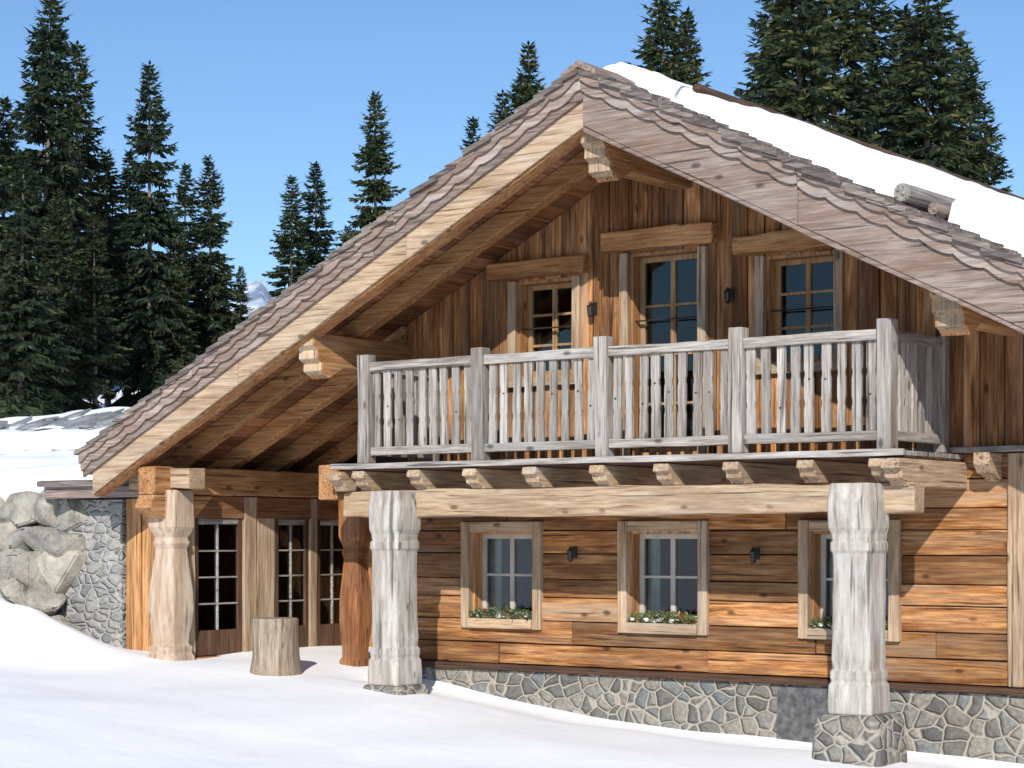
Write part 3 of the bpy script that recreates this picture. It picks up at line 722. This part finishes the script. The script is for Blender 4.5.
# ------------------------------------------------------------------ spruces
def spruce(seed,hgt=18,rad=3.6,bare=.08,gap=.05):
    rg=random.Random(seed); u=rg.uniform
    m=M(); t=M()
    t.rings(0,0,[(-1.5,.24),(0,.20),(hgt*.5,.12),(hgt*.9,.035),(hgt,.008)],sq=False,n=7)
    for _ in range(14):
        z=u(.03,.4)*hgt; az=u(0,6.28); L=u(.5,1.4); r_=.025
        p=Vector((0,0,z)); q=Vector((math.cos(az)*L,math.sin(az)*L,z-u(0,.3))); w=Vector((0,0,r_))
        n_=len(t.v); t.v+=[tuple(p-w),tuple(p+w),tuple(q)]; t.f.append((n_,n_+1,n_+2))
    nf=len(t.f)
    z=hgt*bare
    while z<hgt*.995:
        k=z/hgt
        prof=(1-k)**.80*rad*(.78+.42*noise.noise(Vector((k*9,seed*3.3,0))))+.10
        nb=rg.randint(5,8) if k<.9 else 5
        if rg.random()<gap and k<.8: z+=.35; continue
        ph=u(0,6.28)
        for i in range(nb):
            if rg.random()<.08+gap*.8: continue
            az=ph+6.283*i/nb+u(-.3,.3); L=prof*u(.55,1.2)
            if k<.25: L*=u(.5,1.1)
            ca,sa_=math.cos(az),math.sin(az)
            rise=.30*(k-.35) ; droop=.40*(1-k)+.08
            def pt(s): return Vector((ca*L*s,sa_*L*s,z+L*(rise*s-droop*s*s*1.2+.18*s**4)))
            nt_=max(4,int(L*4.2)+3)
            side=Vector((-sa_,ca,0))
            for q in range(nt_):
                s=.10+.90*(q+.5)/nt_; p=pt(s); fwd=(pt(min(1.02,s+.05))-pt(s-.05)).normalized()
                for sd in (-1,1):
                    ln=(.34*L*(1.05-s)**.7+.22)*u(.7,1.3)
                    d=(fwd*u(.55,.9)+side*sd*u(.5,.95)+Vector((0,0,u(-.65,-.05)))).normalized()*ln
                    w=(side.cross(fwd)*u(-.5,.5)+fwd*u(-.2,.2)+Vector((u(-.4,.4),u(-.4,.4),u(.2,.6)))).normalized()*ln*u(.13,.24)
                    n_=len(m.v); m.v+=[tuple(p),tuple(p+d*.45+w),tuple(p+d),tuple(p+d*.5-w)]; m.f.append((n_,n_+1,n_+2,n_+3))
                if rg.random()<.8:
                    ln=u(.2,.5)*(.5+.6*(1-k)); d=Vector((u(-.1,.1),u(-.1,.1),-ln)); w=side*u(.04,.08)+fwd*.05
                    n_=len(m.v); m.v+=[tuple(p-w),tuple(p+w),tuple(p+d)]; m.f.append((n_,n_+1,n_+2))
            p=pt(.9); d=(pt(1.0)-pt(.85)).normalized()*.4; w=side*.08
            n_=len(m.v); m.v+=[tuple(p),tuple(p+d*.4+w),tuple(p+d),tuple(p+d*.4-w)]; m.f.append((n_,n_+1,n_+2,n_+3))
        z+=u(.24,.40)*(1.1-.45*k)
    off=len(t.v); v=t.v+m.v; f=t.f+[tuple(i+off for i in q) for q in m.f]
    me=bpy.data.meshes.new('spruce_mesh_%d'%seed); me.from_pydata(v,[],f)
    me.materials.append(bark); me.materials.append(needles)
    mi=[0]*nf+[1]*len(m.f); me.polygons.foreach_set('material_index',mi); me.update()
    return me
variants=[spruce(1,18,4.0,.07,.06),spruce(2,18,3.7,.12,.09),spruce(3,18,4.4,.05,.04),spruce(4,18,3.6,.26,.14),spruce(5,18,4.1,.15,.09)]
def tree(px_,ytop,D,var,wide=1.0,parent=None,name='spruce_tree'):
    a=(px_-512)/2030; x,y=survey(a,D); zt=(537-ytop)/2030*D; zb=H(x,y)-.2
    h=zt-zb; o=bpy.data.objects.new(name,variants[var]); scene.collection.objects.link(o)
    o.location=(x,y,zb); s=h/18; o.scale=(s*wide,s*wide,s); o.rotation_euler=(U(-.02,.02),U(-.02,.02),U(0,6.28))
    if parent: o.parent=parent
for t_ in [(4,92,70,0,1.15),(-28,40,68,2,1.),(42,-22,74,2,.92),(76,42,80,1,1.1),(108,150,86,4,1.2),(150,60,78,0,.92),(182,165,92,3,1.2),(214,156,82,4,1.05),(238,265,92,0,1.0),
           (128,150,84,3,1.2),(20,150,64,4,1.2),(60,190,70,2,1.2),(95,215,72,3,1.3),(172,225,78,1,1.25),(290,176,100,1,1.15),(318,162,104,3,1.25),(375,90,92,0,.95),(350,225,104,2,1.1),(476,118,100,1,1.0),(527,42,92,2,.95),(505,92,100,4,1.0),
           (668,-30,80,0,1.0),(695,10,92,3,1.0),(803,-75,66,2,1.1),(842,-65,70,0,1.1),(872,-35,78,4,1.15),(775,-15,86,1,1.1),(925,-35,68,2,1.15),(900,5,80,3,1.2),(958,40,74,4,1.2),(983,100,86,0,1.15),(1070,60,86,2,1.1),(1130,20,84,0,1.1),(-90,20,80,0,1.1),(-60,60,74,1,1.1)]:
    tree(*t_)
forest=empty('distant_spruce_forest')
random.seed(11)
for i in range(34):
    p=U(-160,235); 
    tree(p,U(255,335)-(40 if p<110 else -5),U(100,140),random.randrange(5),1.15,forest,'spruce')
for i in range(16):
    p=U(290,1300); tree(p,U(230,320),U(125,175),random.randrange(5),1.1,forest,'spruce')
# ------------------------------------------------------------------ mountains
m=M(); NA=300; NR=30
def mtn(a,k):
    pxx=512+2030*a
    return 140+30*noise.fractal(Vector((a*14,2,0)),1,2,6)+70*math.exp(-((pxx-254)/40)**2)+70*math.exp(-((pxx-165)/50)**2)
for j in range(NR):
    k=j/(NR-1); d=1100+1100*k
    for i in range(NA):
        a=-.9+1.8*i/(NA-1); x,y=survey(a,d)
        prof=math.sin(min(1,k*1.35)*math.pi*.5)**1.1 if k<.74 else max(0,1-(k-.74)*1.5)
        z=-10+mtn(a,k)*prof*(1700/1500)*.93+ 20*prof*noise.fractal(Vector((x*.006,y*.006,3)),1,2,6)
        m.v.append((x,y,z))
for j in range(NR-1):
    for i in range(NA-1):
        q=j*NA+i; m.f.append((q,q+1,q+NA+1,q+NA))
mm,nt,b=newmat('mountain_rock_snow_haze')
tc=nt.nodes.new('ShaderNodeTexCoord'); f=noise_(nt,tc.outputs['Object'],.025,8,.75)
c=ramp(nt,f,[(.42,(.20,.26,.36)),(.50,(.40,.47,.58)),(.58,(.68,.73,.80))])  # distance haze painted in: rock and snow colours paled towards blue
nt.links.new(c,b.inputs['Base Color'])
m.obj('mountain_range',mm,None,smooth=True,recalc=False)

# ------------------------------------------------------------------ light, world, camera
EL_,AZ=math.radians(30),math.radians(29)
tosun=Vector((math.sin(AZ)*math.cos(EL_),-math.cos(AZ)*math.cos(EL_),math.sin(EL_)))
sl=bpy.data.lights.new('sun','SUN'); sl.energy=5.0; sl.angle=math.radians(.5); sl.color=(1,.96,.90)
so=bpy.data.objects.new('sun',sl); scene.collection.objects.link(so); so.rotation_euler=(-tosun).to_track_quat('-Z','Y').to_euler(); so.location=tosun*60
w=bpy.data.worlds.new('World'); scene.world=w; w.use_nodes=True; nt=w.node_tree
sk=nt.nodes.new('ShaderNodeTexSky'); sk.sky_type='NISHITA'; sk.sun_disc=False; sk.sun_elevation=EL_; sk.sun_rotation=math.pi-AZ
sk.altitude=1800; sk.air_density=1.25; sk.dust_density=.0; sk.ozone_density=6.0
nt.links.new(sk.outputs[0],nt.nodes['Background'].inputs[0]); nt.nodes['Background'].inputs[1].default_value=.13
cam=bpy.data.cameras.new('camera'); co=bpy.data.objects.new('camera',cam); scene.collection.objects.link(co); scene.camera=co
cam.sensor_width=36; cam.lens=2030/1024*36; cam.shift_y=(537-384)/1024; cam.clip_end=9000; cam.clip_start=.1
co.location=(CX,CY,0); co.rotation_euler=(math.pi/2,0,math.atan2(S,C))
